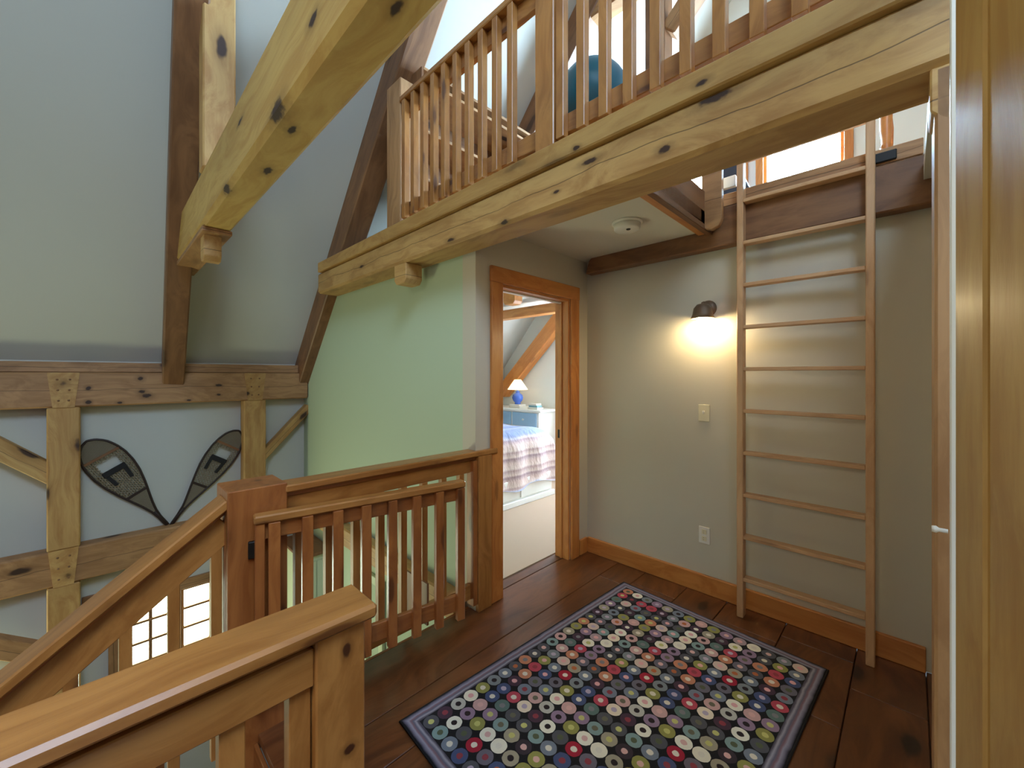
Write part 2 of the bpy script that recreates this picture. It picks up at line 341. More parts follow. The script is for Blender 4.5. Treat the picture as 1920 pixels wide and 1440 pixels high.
# door wall with opening y 1.925..2.69 z<2.10
DX, DX2, DY0, DY1, DZ = -1.97, -2.10, 1.905, 2.68, 2.115
dw = multi_prism('wall_door', [[(DX, gy - .002, -.03), (DX, DY0, -.03), (DX, DY0, 2.46), (DX, gy - .002, 2.46)], [(DX, DY1, 0), (DX, 2.93, 0), (DX, 2.93, 2.46), (DX, DY1, 2.46)],
     [(DX, DY0, DZ), (DX, DY1, DZ), (DX, DY1, 2.46), (DX, DY0, 2.46)]], (DX2 - DX, 0, 0), M['wall'])
dw.name = 'wall_side'; st(dw, 'beige wall around the bedroom doorway', 'wall')
st(box('wall_back_ladder', -2.10, 0.14, 2.93, 3.05, 0, 2.46, M['wall'], bevel=0), 'beige wall behind the loft ladder', 'wall').name = 'wall_ladder'
st(box('wall_right_stub', .14, .26, 1.66, 3.05, 0, 2.46, M['wall'], bevel=0), 'short wall at the right end of the landing', 'wall').name = 'wall_corner'
# bedroom shell side (hidden side) and bedroom ceiling / loft floor slabs
st(box('wall_bed', -2.10, -1.98, 3.05, YB, 0, 2.46, M['bedwall'], bevel=0), 'right side wall of the bedroom', 'wall').name = 'wall_bedroom'
OX0, OX1, OY0, OY1 = -0.93, 0.05, 1.66, 2.88
slabs = [(-4.35, OX0, 1.66, 3.05), (OX1, 3.8, 1.66, 3.05), (OX0, OX1, OY1, 3.05), (-4.35, 3.8, 3.05, YB)]
bm = bmesh.new()
for x0, x1, y0, y1 in slabs:
    r = bmesh.ops.create_cube(bm, size=1); bmesh.ops.scale(bm, vec=(x1 - x0, y1 - y0, .08), verts=r['verts']); bmesh.ops.translate(bm, vec=((x0 + x1) / 2, (y0 + y1) / 2, 2.50), verts=r['verts'])
ce = link('ceiling', bm_mesh(bm, 'ceiling'), M['ceil']); st(ce, 'flat plaster ceiling under the loft', 'ceiling')
# loft floor boards
lf = st(box('floor', -3.3, OX0 - .02, 1.70, 1.78, 2.541, 2.55, M['timber_warm'], bevel=0), 'board floor of the loft', 'floor'); lf.name = 'floor_loft'
y = 1.66
while y < YB - .05:
    y1 = min(y + .2, YB - .01)
    segs = [(-3.3, OX0 - .03), (OX1 + .03, 3.6)] if y1 < OY1 + .1 else [(-3.3, 3.6)]
    for a, b in segs: box('plank', a, b, y + .002, y1 - .002, 2.541, 2.565, M['timber_warm'], lf, .002, 0)
    y = y1
# landing floor: wide planks along y
fl = box('floor', -2.03, .25, 1.66, 2.93, -.06, -.031, M['floor'], bevel=0); st(fl, 'dark wide plank floor of the landing', 'floor')
edges = [-2.03, -1.66, -1.43, -1.12, -.86, -.53, -.205, .06, .26]
for i, (a, b) in enumerate(zip(edges, edges[1:])):
    y0 = .465 if b <= -.85 else -2.5
    cuts = [y0] + sorted([c for c in {0: [1.05], 1: [2.62], 2: [.98, 2.70], 3: [2.45], 4: [2.66], 5: [.4, 2.2, 2.75], 6: [2.52], 7: [1.2]}.get(i, [])]) + [2.93]
    if i == 0: cuts = [.465, 2.93]
    for c, d in zip(cuts, cuts[1:]): box('plank', a + .002, b - .002, c + .0015, d - .0015, -.03, 0.0, M['floor'], fl, .0025, 1)
box('plank', -2.12, -2.032, 1.80, 2.68, -.03, 0.001, M['floor'], fl, .002, 1)
st(box('trim', -2.05, -2.03, .465, 1.68, -.30, -.002, M['pine_red'], None), 'board along the open edge of the landing', 'trim').name = 'trim_1'
st(box('ceiling', -2.03, 3.8, .47, 3.0, -.34, -.061, M['ceil'], None, 0), 'underside of the landing', 'ceiling')
st(box('ceiling', -.92, 3.8, -2.6, .46, -.34, -.061, M['ceil'], None, 0), 'underside of the landing right of the stairs', 'ceiling')
# baseboards
st(box('baseboard', -1.955, .06, 2.905, 2.93, 0, .125, M['trim'], None, .004), 'pine baseboard along the ladder wall', 'baseboard').name = 'baseboard_back'
st(box('baseboard', -1.97, -1.95, 2.80, 2.905, 0, .125, M['trim'], None, .004), 'short pine baseboard between doorway and corner', 'baseboard').name = 'baseboard_side'
# bedroom carpet
st(box('floor', XR0, -2.125, 1.78, YB, -.05, .008, M['carpet'], None, 0), 'beige carpet floor of the bedroom', 'floor')
# lower storey
st(box('floor', XR0, 3.8, YF, gy, -2.75, -2.65, M['floor'], None, 0), 'wooden floor of the room below', 'floor')

# ---------------------------------------------------------------- timber frame
def timber(name, label, p0, p1, w, h, mat='timber', up=None, cat='beam', bevel=.012, group=None):
    return tag(bar(name, p0, p1, w, h, M[mat], None, up, bevel), label, cat, group)
def pegs(parent, pts, ax=(1, 0, 0), r=.009):
    for p in pts:
        q = Vector((0, 0, 1)).rotation_difference(Vector(ax))
        lathe('peg', [(r, -.01), (r, .005), (r * .7, .008)], p, M['timber_red'], parent, 8, q)
# left wall frame: posts, plate, girts, braces (front faces at x=-4.90)
XF = -4.90
pl = timber('plate_beam', 'long horizontal timber along the top of the left wall', (XF - .09, -2.5, 1.378), (XF - .09, 1.675, 1.378), .18, .285, 'plate')
timber('plate_board', 'narrow board on top of the long left wall timber', (XF - .10, -2.5, 1.565), (XF - .10, 1.67, 1.565), .12, .085, 'timber_warm', bevel=.005)
def post(y0, y1, label, mat='timber_plain'):
    t = empty('timber_post', (XF - .07, (y0 + y1) / 2, -2.65)); tag(t, label, 'post'); c = (y0 + y1) / 2
    zs = [(-2.65, -.21), (.085, 1.235)]
    for a, b in zs: box('shaft', XF - .145, XF + .004, y0, y1, a, b, M[mat], t, .008, 2)
    hw = (y1 - y0) / 2
    for (za, zb, wa, wb) in [(1.235, 1.519, hw * .66, hw * .98), (-.21, .085, hw * .62, hw * .92)]:
        prism('dovetail_head', [(XF - .12, c - wa, za), (XF - .12, c + wa, za), (XF - .12, c + wb, zb), (XF - .12, c - wb, zb)], (.126, 0, 0), M[mat], t)
        n = 3 if hw > .0 else 2
        for k in range(3):
            zz = za + (zb - za) * (.2 + .3 * k); s = (wa + (wb - wa) * (.2 + .3 * k)) * .42
            pegs(t, [(XF + .004, c - s, zz), (XF + .004, c + s, zz)], r=.008)
    return t
post(-.29, -.106, 'thick wall post left of the snowshoes')
post(1.05, 1.25, 'wall post right of the snowshoes, beside the corner')
for y0, y1, l in [(-2.5, -.20, 'floor level girt left of the thick wall post'), (-.196, 1.148, 'floor level girt under the snowshoes'), (1.152, 1.675, 'short floor level girt beside the green wall')]:
    timber('girt_beam', l, (XF - .075, y0, -.062), (XF - .075, y1, -.062), .15, .285, 'timber_warm')
XB = XF - .06
def brace(p, q, th, label, mat='timber'):
    p = Vector((XB, p[0], p[1])); q = Vector((XB, q[0], q[1]))
    return timber('brace', label, p, q, .10, th, mat, (1, 0, 0) if False else None, 'brace', .006)
brace((-1.25, 1.60), (-.22, .655), .135, 'diagonal brace high on the wall, left of the thick post')
brace((1.20, .60), (1.70, 1.135), .085, 'diagonal brace in the corner beside the green wall')
brace((-1.2, -.08), (-.22, -.80), .135, 'diagonal brace low on the wall, left of the thick post', 'timber_warm')
brace((1.15, -.95), (1.70, -.28), .085, 'diagonal brace below floor level near the corner', 'timber_warm')

# rafters
def rafter(label, y0, y1, ytop=0.0, x_end=-1.0, mat='timber_red', x0=-4.93, depth=.25):
    dz = depth * .76
    a = Vector((x0 - .08, (y0 + y1) / 2, roof(x0 - .08) - dz)); b = Vector((x_end, (y0 + y1) / 2 + ytop, roof(x_end) - dz))
    r = timber('rafter', label, a, b, y1 - y0, depth, mat, None, 'beam', .01); return r
rafter('slanted rafter ending against the loft beam', 1.58, 1.78, 0, -.75)
rafter('slanted rafter behind the yellowish cross beam', .415, .575, -.24, -.8)
timber('rafter', 'rafter against the gable inside the bedroom', (-4.95, 4.84, 1.20), (-3.62, 4.84, 2.44), .16, .22, 'trim')
rafter('loft rafter seen behind the railing post and ball', 3.02, 3.2, 0, -.9, 'timber_red', -3.6)
# right slope rafters over the loft
for yy, l in [(3.1, 'rafter of the far slope above the loft rail'), (1.68, 'rafter of the far slope over the railing')]:
    timber('rafter', l, (-.5, yy, rr(-.5) - .17), (3.7, yy, rr(3.7) - .17), .18, .2, 'timber_warm')
# cross beam in front (goes overhead)
cb = timber('tie_beam', 'big yellowish timber crossing overhead with dark knots', (-4.62, .50, 2.54), (3.0, .50, 2.54), .155, .32, 'tie', None, 'beam', .02)
hd = box('haunch_board', -4.6, -2.97, .424, .576, 2.352, 2.381, M['timber_warm'], cb, .004, 0)
hd.location = Vector(((-4.6 - 2.97) / 2, .5, 2.366)) - cb.location
pend_pts = lambda c, w, z0, z1, y: [(c - w, y, z1), (c - w, y, z0 + .03), (c - w + .025, y, z0), (c + w - .025, y, z0), (c + w, y, z0 + .03), (c + w, y, z1)]
def pendant(name, label, c, w, y0, y1, z0, z1, mat='timber', parent=None):
    o = prism(name, pend_pts(c, w, z0, z1, y0), (0, y1 - y0, 0), M[mat], parent, .004)
    return tag(o, label, 'post') if parent is None else o
kp = empty('king_post', (-2.96, .50, 2.70)); tag(kp, 'whitish upright post standing on the overhead cross beam', 'post')
box('shaft', -3.03, -2.90, .42, .58, 2.702, 3.94, M['timber_plain'], kp, .008, 2)
pendant('post_end', 'chamfered post end under the left end of the overhead beam', -3.10, .055, .445, .535, 2.20, 2.375, 'timber')
# loft beam with fascia
lb = empty('loft_beam', (-2, 1.56, 2.27)); tag(lb, 'long cracked timber beam carrying the loft edge', 'beam')
bar('timber', (-4.02, 1.56, 2.367), (.14, 1.56, 2.367), .20, .19, M['loftbeam'], lb, None, .016)
bar('top_board', (-3.98, 1.55, 2.51), (.14, 1.55, 2.51), .21, .092, M['fascia'], lb, None, .006)
for c, l in [(-2.535, 'rounded post end under the left of the loft beam'), (.115, 'rounded post end under the right of the loft beam')]:
    pendant('post_end', l, c, .078, 1.47, 1.60, 2.135, 2.272)
lp = tag(box('loft_post', -2.72, -2.53, 1.47, 1.66, 2.556, 3.58, M['timber_warm'], None, .006), 'short upright post at the left end of the loft railing', 'post')
tag(box('timber_post', .045, .26, 1.47, 1.65, 0, 2.27, M['timber_warm'], None, .006), 'upright timber at the right end under the loft beam', 'post')
# beam over ladder wall
bb = empty('header_beam', (-.9, 2.9, 2.34)); tag(bb, 'dark timber beam behind the top of the ladder', 'beam')
prism('timber', [(-1.93, 2.84, 2.34), (.13, 2.84, 2.34), (.13, 2.84, 2.59), (-1.75, 2.84, 2.59), (-1.84, 2.84, 2.50), (-1.90, 2.84, 2.44)], (0, .09, 0), M['timber_red'], bb, .008)
# green wall girt (lower)
timber('girt_beam', 'pale floor level girt across the green wall behind the gate', (-4.88, gy - .05, .0), (-2.06, gy - .05, .0), .10, .17, 'timber')
# opening trim
ot = empty('trim_2', (-.95, 2.3, 2.45)); st(ot, 'pine lining of the ladder opening', 'trim')
box('lining_board', -.965, -.93, 1.66, 2.84, 2.425, 2.67, M['timber_red'], ot, .003, 1)
box('casing_board', -1.02, -.966, 1.66, 2.84, 2.44, 2.458, M['trim'], ot, .003, 1)
st(box('trim', -.93, .05, 2.845, 2.875, 2.593, 2.673, M['timber_warm'], None, .003), 'curb board over the beam behind the ladder', 'trim').name = 'trim_3'
tag(box('latch', -.135, -.045, 2.83, 2.845, 2.60, 2.65, M['black'], None, .004), 'small black latch on the curb behind the ladder', 'latch')
hb = prism('counter_arm', [(-.99, 2.70, 3.0), (-.99, 2.70, 2.47), (-.97, 2.70, 2.43), (-.93, 2.70, 2.415), (-.89, 2.70, 2.43), (-.87, 2.70, 2.47), (-.87, 2.70, 3.0)], (0, .04, 0), M['timber_warm'], None, .004)
hb.location.x += .04
tag(hb, 'upright board with rounded foot at the corner of the ladder opening', 'board')
tag(box('rail_board', -.86, -.78, 2.80, 2.83, 2.69, 2.76, M['white'], None, .003), 'small white rail piece left of the ladder top', 'bracket')

# gable brace seen at far right of the opening
timber('brace', 'pale slanting brace on the gable at right of the opening', (-.62, 4.90, 5.05), (.9, 4.90, 3.72), .09, .12, 'trim')
# purlins / collar in the loft
timber('collar_beam', 'collar beam between rafters above the loft', (-2.6, 3.11, 4.75), (1.4, 3.11, 4.75), .16, .2, 'timber_warm')
timber('brace', 'leaning brace above the loft rail, right of the centre', (-1.33, 3.11, 4.15), (-.80, 3.11, 4.66), .12, .15, 'timber_warm')
timber('loft_post', 'upright post in the middle of the loft behind the railing', (-1.42, 3.11, 2.566), (-1.42, 3.11, 4.66), .16, .16, 'timber_red', None, 'post')

# ---------------------------------------------------------------- stairs
Z0, Y0, RISE, RUN = 0.0, .465, .196, .257
sc = empty('staircase', (-1.5, Y0, -2.65)); tag(sc, 'wooden stairs going down from the landing', 'stairs')
for i in range(13):
    z = Z0 - RISE * (i + 1); yy = Y0 - RUN * i
    if z < -2.6: break
    box('tread', -1.94, -1.04, yy - RUN - .02, yy, z - .03, z, M['floor'], sc, .004, 0)
    box('riser', -1.94, -1.04, yy - .015, yy, z, z + RISE - .031, M['pine_red'], sc, .002, 0)
for x in (-1.965, -1.02):
    bar('stringer', (x, Y0, -.16), (x, Y0 - 3.2, -.16 - 3.2 * RISE / RUN), .03, .30, M['pine_red'], sc)

# ---------------------------------------------------------------- railings
def newel_cap(x0, x1, y0, y1, z, h, mat, parent):
    bm = bmesh.new(); e = .012; i = .05
    lv = [[(x0 - e, y0 - e, z), (x1 + e, y0 - e, z), (x1 + e, y1 + e, z), (x0 - e, y1 + e, z)],
          [(x0 - e, y0 - e, z + .012), (x1 + e, y0 - e, z + .012), (x1 + e, y1 + e, z + .012), (x0 - e, y1 + e, z + .012)],
          [(x0 + i, y0 + i, z + h), (x1 - i, y0 + i, z + h), (x1 - i, y1 - i, z + h), (x0 + i, y1 - i, z + h)]]
    c = Vector(((x0 + x1) / 2, (y0 + y1) / 2, z)); V = [[bm.verts.new(Vector(p) - c) for p in L] for L in lv]
    bm.faces.new(V[0]); bm.faces.new(V[2])
    for A, B in zip(V, V[1:]):
        for k in range(4): bm.faces.new((A[k], A[(k + 1) % 4], B[(k + 1) % 4], B[k]))
    return link('cap', bm_mesh(bm, 'cap'), mat, parent, c)
# foreground railing
R1 = empty('railing', (-.98, .4, 0)); tag(R1, 'railing in the foreground with a broad flat handrail', 'railing')
box('handrail', -1.055, -.915, -1.9, .473, .915, .95, M['pine'], R1, .008, 1)
box('under_rail', -.985, -.942, -1.9, .335, .81, .893, M['pine'], R1, .003, 1)
box('fillet', -1.01, -.955, -1.9, .335, .893, .915, M['pine'], R1, .002, 1)
box('newel_post', -1.035, -.932, .335, .448, -.001, .915, M['newel'], R1, .004, 2)
for k in range(16):
    yc = .31 - .1245 * k
    box('baluster', -.992, -.955, yc - .022, yc + .022, .10, .81, M['pine'], R1, .002, 2)
box('bottom_rail', -1.02, -.985, -1.9, .335, .12, .20, M['pine'], R1, .003, 1)
# landing railing
R2 = empty('railing', (-2.0, 1.1, 0)); tag(R2, 'railing between big newel and bedroom door, behind the gate', 'railing')
box('handrail', -2.055, -1.935, .57, 1.845, .985, 1.018, M['pine'], R2, .006, 1)
box('under_rail', -2.01, -1.975, .575, 1.72, .885, .962, M['pine'], R2, .003, 1)
box('fillet', -2.02, -1.965, .575, 1.72, .962, .985, M['pine_red'], R2, .002, 1)
box('bottom_rail', -2.01, -1.975, .575, 1.72, .085, .178, M['pine'], R2, .003, 1)
nw = box('newel_post', -2.15, -1.94, .36, .578, -.6, 1.03, M['pine_red'], R2, .004, 2); newel_cap(-2.15, -1.94, .36, .578, 1.03, .055, M['timber_red'], nw)
box('stile', -2.01, -1.945, 1.640, 1.675, .05, .96, M['pine_red'], R2, .002, 2)
box('end_post', -1.968, -1.938, 1.6765, 1.79, 0.0, .984, M['pine'], R2, .003, 2)
for k in range(9):
    yc = .62 + .1335 * k
    box('baluster', -2.01, -1.974, yc, yc + .036, .178, .885, M['pine'], R2, .002, 2)
# gate
ga = math.radians(10); gt = Vector((math.sin(ga), math.cos(ga), 0)); gn = Vector((math.cos(ga), -math.sin(ga), 0)); h0 = Vector((-1.9, .45, 0))
GT = empty('gate', (-1.9, .45, 0.12)); tag(GT, 'small open baluster gate swung back beside the big newel', 'gate')
def gp(s, n, z): return h0 + gt * s + gn * n + Vector((0, 0, z))
bar('handrail', gp(-.01, 0, .912), gp(.955, 0, .912), .062, .034, M['pine'], GT, None, .006)
bar('under_rail', gp(.0, -.01, .858), gp(.94, -.01, .858), .025, .07, M['pine_red'], GT)
bar('bottom_rail', gp(.0, -.01, .27), gp(.94, -.01, .27), .025, .085, M['pine_red'], GT)
bar('stile', gp(.012, -.005, .14), gp(.012, -.005, .894), .05, .035, M['pine_red'], GT, gt)
for k in range(8):
    s = .062 + .1235 * k
    bar('baluster', gp(s, .0175, .19), gp(s, .0175, .894), .03, .043, M['pine_red'], GT, gt, .002)
lt = bar('latch', gp(.88, -.03, .885), gp(.955, -.03, .885), .02, .022, M['metal'], GT); lt['label'] = 'black sliding bolt'
for z in (.3, .78):
    hg = bar('hinge', gp(-.012, -.03, z - .035), gp(-.012, -.03, z + .035), .02, .03, M['metal'], GT, gt); hg['label'] = 'black hinge'
# stair handrail
R3 = empty('railing', (-2.03, .3, -.5)); tag(R3, 'sloping stair railing descending left from the big newel', 'railing')
k_ = RISE / RUN
def sl(x, y, z): return (x, y, z + (y - .373) * k_)
bar('handrail', sl(-2.02, .372, .985), sl(-2.02, -2.9, .985), .13, .036, M['pine'], R3, None, .006)
bar('fillet', sl(-2.02, .37, .955), sl(-2.02, -2.9, .955), .05, .025, M['pine_red'], R3, None, .002)
bar('under_rail', sl(-2.02, .37, .885), sl(-2.02, -2.9, .885), .035, .12, M['pine'], R3)
for k in range(21):
    yc = .335 - .1335 * k; zt = .83 + (yc - .373) * k_
    box('baluster', -2.037, -2.003, yc - .018, yc + .018, zt - .86, zt + .012, M['pine'], R3, .002, 2)
# loft railing
R4 = empty('railing', (-1.4, 1.5, 2.56)); tag(R4, 'loft railing overhead on the long cracked beam', 'railing')
box('handrail', -2.53, .10, 1.46, 1.53, 3.395, 3.43, M['pine'], R4, .005, 0)
box('under_rail', -2.53, -1.28, 1.505, 1.54, 3.31, 3.394, M['pine'], R4, .003, 0)
box('under_rail', -1.165, .10, 1.505, 1.54, 3.31, 3.394, M['pine'], R4, .003, 0)
box('bottom_rail', -2.53, -1.28, 1.505, 1.54, 2.612, 2.70, M['pine'], R4, .003, 0)
box('bottom_rail', -1.165, .10, 1.505, 1.54, 2.612, 2.70, M['pine'], R4, .003, 0)
box('newel_post', -1.279, -1.166, 1.46, 1.56, 2.557, 3.394, M['pine'], R4, .004, 2)
for k in range(10):
    xc = -2.485 + .119 * k if False else -2.485 + .1145 * k
    box('baluster', xc - .02, xc + .02, 1.465, 1.504, 2.58, 3.394, M['pine'], R4, .002, 2)
for k in range(11):
    xc = -1.135 + .1125 * k
    box('baluster', xc - .021, xc + .021, 1.465, 1.504, 2.58, 3.394, M['pine'], R4, .002, 2)

# ---------------------------------------------------------------- ladder
LD = empty('ladder', (-.446, 2.8, 0)); tag(LD, 'tall wooden ladder against the beige wall up to the loft', 'ladder')
for x in (-.767, -.162):
    box('ladder_rail', x, x + .036, 2.775, 2.84, 0, 3.25, M['ladder'], LD, .004, 2)
for k in range(11):
    z = .25 + .2595 * k
    box('rung', -.731, -.162, 2.778, 2.838, z - .022, z, M['ladder'], LD, .003, 0)

# ---------------------------------------------------------------- bedroom doorway
D1 = empty('door_1', (DX, 2.3, 0)); st(D1, 'pine framed bedroom doorway', 'door')
cw = .105
box('casing', DX, DX + .022, DY0 - cw, DY0, 0, DZ + .001, M['trim'], D1, .004, 2)
box('casing', DX, DX + .022, DY1, DY1 + cw, 0, DZ + .001, M['trim'], D1, .004, 2)
box('casing', DX, DX + .024, DY0 - cw - .004, DY1 + cw + .004, DZ, DZ + .105, M['trim'], D1, .004, 1)
box('jamb', DX2 - .005, DX, DY0, DY0 + .02, 0, DZ, M['trim'], D1, .002, 2)
box('jamb', DX2 - .005, DX, DY1 - .02, DY1, 0, DZ, M['trim'], D1, .002, 2)
box('jamb', DX2 - .005, DX, DY0 + .02, DY1 - .02, DZ - .02, DZ, M['trim'], D1, .002, 1)
box('door_stop', -2.05, -2.03, DY1 - .032, DY1 - .02, 0, DZ - .02, M['trim'], D1, .002, 2)
box('door_stop', -2.05, -2.03, DY0 + .032, DY1 - .032, DZ - .032, DZ - .02, M['white'], D1, .002, 1)
lt = box('strike_plate', -2.075, -2.05, DY1 - .024, DY1 - .0195, .98, 1.05, M['metal'], D1, .002, 2); lt['label'] = 'black latch plate'
# bedroom leaf swung away into the bedroom
# ---------------------------------------------------------------- bedroom
timber('ceiling_beam', 'pine beam across the bedroom ceiling', (-4.35, 4.0, 2.335), (-2.11, 4.0, 2.335), .16, .12, 'trim')
pendant('post_end', 'rounded post end hanging from the bedroom ceiling', -2.97, .085, 2.98, 3.10, 2.235, 2.46, 'trim')
timber('plate_beam', 'pine plate timber along the bedroom wall behind the lamp', (-4.97, 3.6, 1.42), (-4.97, 4.73, 1.42), .14, .24, 'trim')
tag(box('air_vent', -3.05, -2.75, 3.45, 3.6, 2.452, 2.46, M['white'], None, .002), 'white ceiling vent inside the bedroom', 'vent')
# bed
BD = empty('bed', (-4.0, 3.1, 0)); tag(BD, 'bed with striped duvet and white drawer base in the bedroom', 'bed')
box('base', -5.0, -3.20, 2.1, 3.98, .01, .34, M['white'], BD, .008, 1)
box('plinth', -3.20, -3.17, 2.1, 4.0, .01, .07, M['white'], BD, .004, 1)
for a, b in ((2.14, 2.74), (2.78, 3.35), (3.40, 3.95)):
    dr = box('drawer', -3.20, -3.185, a, b, .09, .31, M['white'], BD, .004, 1)
n = N('striped_duvet'); ob = n.obj(); sp = n.new('ShaderNodeSeparateXYZ'); n.put(sp.inputs[0], ob)
f = n.math('FRACT', n.math('MULTIPLY', sp.outputs[2], 5.0)); f2 = n.math('FRACT', n.math('MULTIPLY', sp.outputs[0], 3.2))
side = n.ramp(f, [(0, C(206, 180, 172)), (.25, C(158, 132, 134)), (.36, C(210, 188, 178)), (.6, C(174, 146, 142)), (.72, C(214, 194, 184)), (1, C(206, 180, 172))])
top = n.ramp(f2, [(0, C(140, 150, 180)), (.4, C(124, 136, 170)), (.5, C(164, 170, 190)), (1, C(140, 150, 180))])
gm = n.new('ShaderNodeNewGeometry'); sg = n.new('ShaderNodeSeparateXYZ'); n.put(sg.inputs[0], gm.outputs['Normal'])
n.put(n.b.inputs['Base Color'], n.mix(n.sm(sg.outputs[2], .45, .8), side, top)); n.b.inputs['Roughness'].default_value = .9
wr = n.noise(n.vmath('MULTIPLY', ob, (1, 2.2, 1)), 9, 3); n.bump(wr, .5, .03); duvet_m = n.m
bm = bmesh.new(); NX, NY = 40, 44; g = []
for i in range(NX + 1):
    row = []
    for j in range(NY + 1):
        u = i / NX; v = j / NY
        # arc profile: flat top then draping on the +x and +y sides
        sx = u * 2.45; ex = 1.80; r = .16
        def prof(s, e):
            if s < e - r: return s, 0.0
            t = s - (e - r); a = t / r
            if a < PI / 2: return e - r + r * math.sin(a), r * (1 - math.cos(a))
            return e + (a - PI / 2) * .01, r + (t - r * PI / 2)
        sy = v * 2.35; px, dx_ = prof(sx, ex); py, dy_ = prof(sy, 1.93)
        drop = max(dx_, dy_) if (dx_ > 0 and dy_ > 0) else dx_ + dy_
        wv = .018 * math.sin(py * 17 + px * 3) * min(1, drop / .2) + .012 * math.sin(px * 13 + 2)
        x = -5.0 + px + wv; yv = 2.08 + py + (.015 * math.sin(px * 15) * min(1, drop / .2)); z = .80 - drop * (1 if drop < .52 else 1) + .05 * math.sin(min(1, max(0, v)) * PI) * (1 if drop < .05 else .6) + .008 * math.sin(px * 9 + py * 7)
        row.append(bm.verts.new((x + 4, yv - 3.1, max(z, .215 + .03 * math.sin(py * 9)) - .5)))
    g.append(row)
for i in range(NX):
    for j in range(NY): bm.faces.new((g[i][j], g[i + 1][j], g[i + 1][j + 1], g[i][j + 1]))
dv = link('duvet', bm_mesh(bm, 'duvet', True), duvet_m, BD, (-4, 3.1, .5))
box('mattress', -4.98, -3.24, 2.14, 3.93, .35, .74, M['white'], BD, .04, 1)
# dresser
DR = empty('dresser', (-4.38, 4.7, 0)); tag(DR, 'white dresser with pale blue drawers against the gable', 'dresser')
box('body', -4.97, -3.86, 4.50, 4.93, .01, .95, M['white'], DR, .005, 0)
box('top', -5.0, -3.80, 4.46, 4.94, .951, .985, M['white'], DR, .006, 0)
for r_, (za, zb) in enumerate(((.73, .93), (.50, .705), (.27, .475), (.05, .245))):
    for a, b in ((-4.93, -4.42), (-4.39, -3.90)):
        d = box('drawer', a, b, 4.482, 4.499, za, zb, M['dresserblue'], DR, .004, 0)
        lathe('knob', [(.006, 0), (.006, .012), (.016, .02), (.012, .028)], ((a + b) / 2, 4.48, (za + zb) / 2), M['white'], d, 12, Vector((0, 0, 1)).rotation_difference(Vector((0, -1, 0))))
bks = tag(box('book', -4.50, -4.27, 4.52, 4.68, .986, 1.016, M['book'], None, .003), 'lower white book under the blue table lamp', 'book')
tag(box('book', -4.49, -4.285, 4.525, 4.675, 1.017, 1.042, M['book'], None, .003), 'upper white book right under the blue lamp base', 'book')
TL = empty('table_lamp', (-4.385, 4.6, 1.043)); tag(TL, 'small table lamp with blue base and cream shade on dresser', 'lamp')
lathe('base', [(.045, 0), (.05, .01), (.04, .02), (.075, .06), (.088, .10), (.075, .145), (.035, .175), (.028, .19), (.04, .20), (.012, .205), (.012, .27)], (-4.385, 4.6, 1.043), M['lampblue'], TL)
lathe('lamp_shade', [(.155, 0), (.158, .005), (.055, .155), (.05, .158)], (-4.385, 4.6, 1.27), M['shade'], TL)
light('lamp_bulb', 'POINT', (-4.385, 4.6, 1.24), 5, (1, .78, .45), .03)
tag(box('book', -4.12, -3.93, 4.54, 4.68, .986, 1.014, M['book'], None, .003), 'lowest book at the right end of the dresser', 'book')
tag(box('book', -4.11, -3.94, 4.55, 4.67, 1.015, 1.043, M['bookblue'], None, .003), 'teal book in the middle of the right stack', 'book')
tag(box('book', -4.12, -3.95, 4.545, 4.66, 1.044, 1.07, M['book'], None, .003), 'top book of the stack on the right of the dresser', 'book')

# ---------------------------------------------------------------- wall fittings
SC = empty('wall_sconce', (-.985, 2.93, 1.93)); tag(SC, 'lit wall sconce with dark metal hood left of ladder', 'lamp')
q = Vector((0, 0, 1)).rotation_difference(Vector((0, -1, 0)))
lathe('backplate', [(.055, 0), (.055, .008), (.035, .02), (.02, .024)], (-.985, 2.93, 1.955), M['bronze'], SC, 24, q)
tube('arm', [(-.985, 2.91, 1.955), (-.985, 2.88, 1.975), (-.985, 2.84, 1.985), (-.985, 2.82, 1.98), (-.985, 2.82, 1.96)], .009, M['bronze'], SC)
def shell(name, prof_out, prof_in, loc, mat, parent):
    bm = bmesh.new(); seg = 28; pr = prof_out + prof_in[::-1]; R = []
    for r, z in pr: R.append([bm.verts.new((r * math.cos(2 * PI * k / seg), r * math.sin(2 * PI * k / seg), z)) for k in range(seg)])
    for A, B in zip(R, R[1:] + [R[0]]):
        for k in range(seg): bm.faces.new((A[k], A[(k + 1) % seg], B[(k + 1) % seg], B[k]))
    return link(name, bm_mesh(bm, name, True), mat, parent, loc)
shell('hood', [(.012, .10), (.035, .095), (.055, .07), (.062, .03), (.075, .0)], [(.010, .095), (.033, .09), (.052, .067), (.059, .03), (.072, .0)], (-.985, 2.82, 1.875), M['bronze'], SC)
lathe('bulb', [(.012, .075), (.02, .06), (.032, .035), (.036, .015), (.028, -.008), (.005, -.018)], (-.985, 2.82, 1.862), M['bulb'], SC)
LS = empty('light_switch', (-1.012, 2.93, 1.237)); tag(LS, 'ivory light switch on the wall below the sconce', 'switch')
box('plate', -1.049, -.975, 2.922, 2.93, 1.179, 1.295, M['ivory'], LS, .003, 2)
box('toggle', -1.017, -1.007, 2.905, 2.922, 1.232, 1.252, M['ivory_w'], LS, .002, 2)
OL = empty('outlet', (-1.01, 2.93, .394)); tag(OL, 'white double outlet low on the wall beside the ladder', 'outlet')
box('plate', -1.046, -.974, 2.923, 2.93, .337, .451, M['ivory_w'], OL, .003, 2)
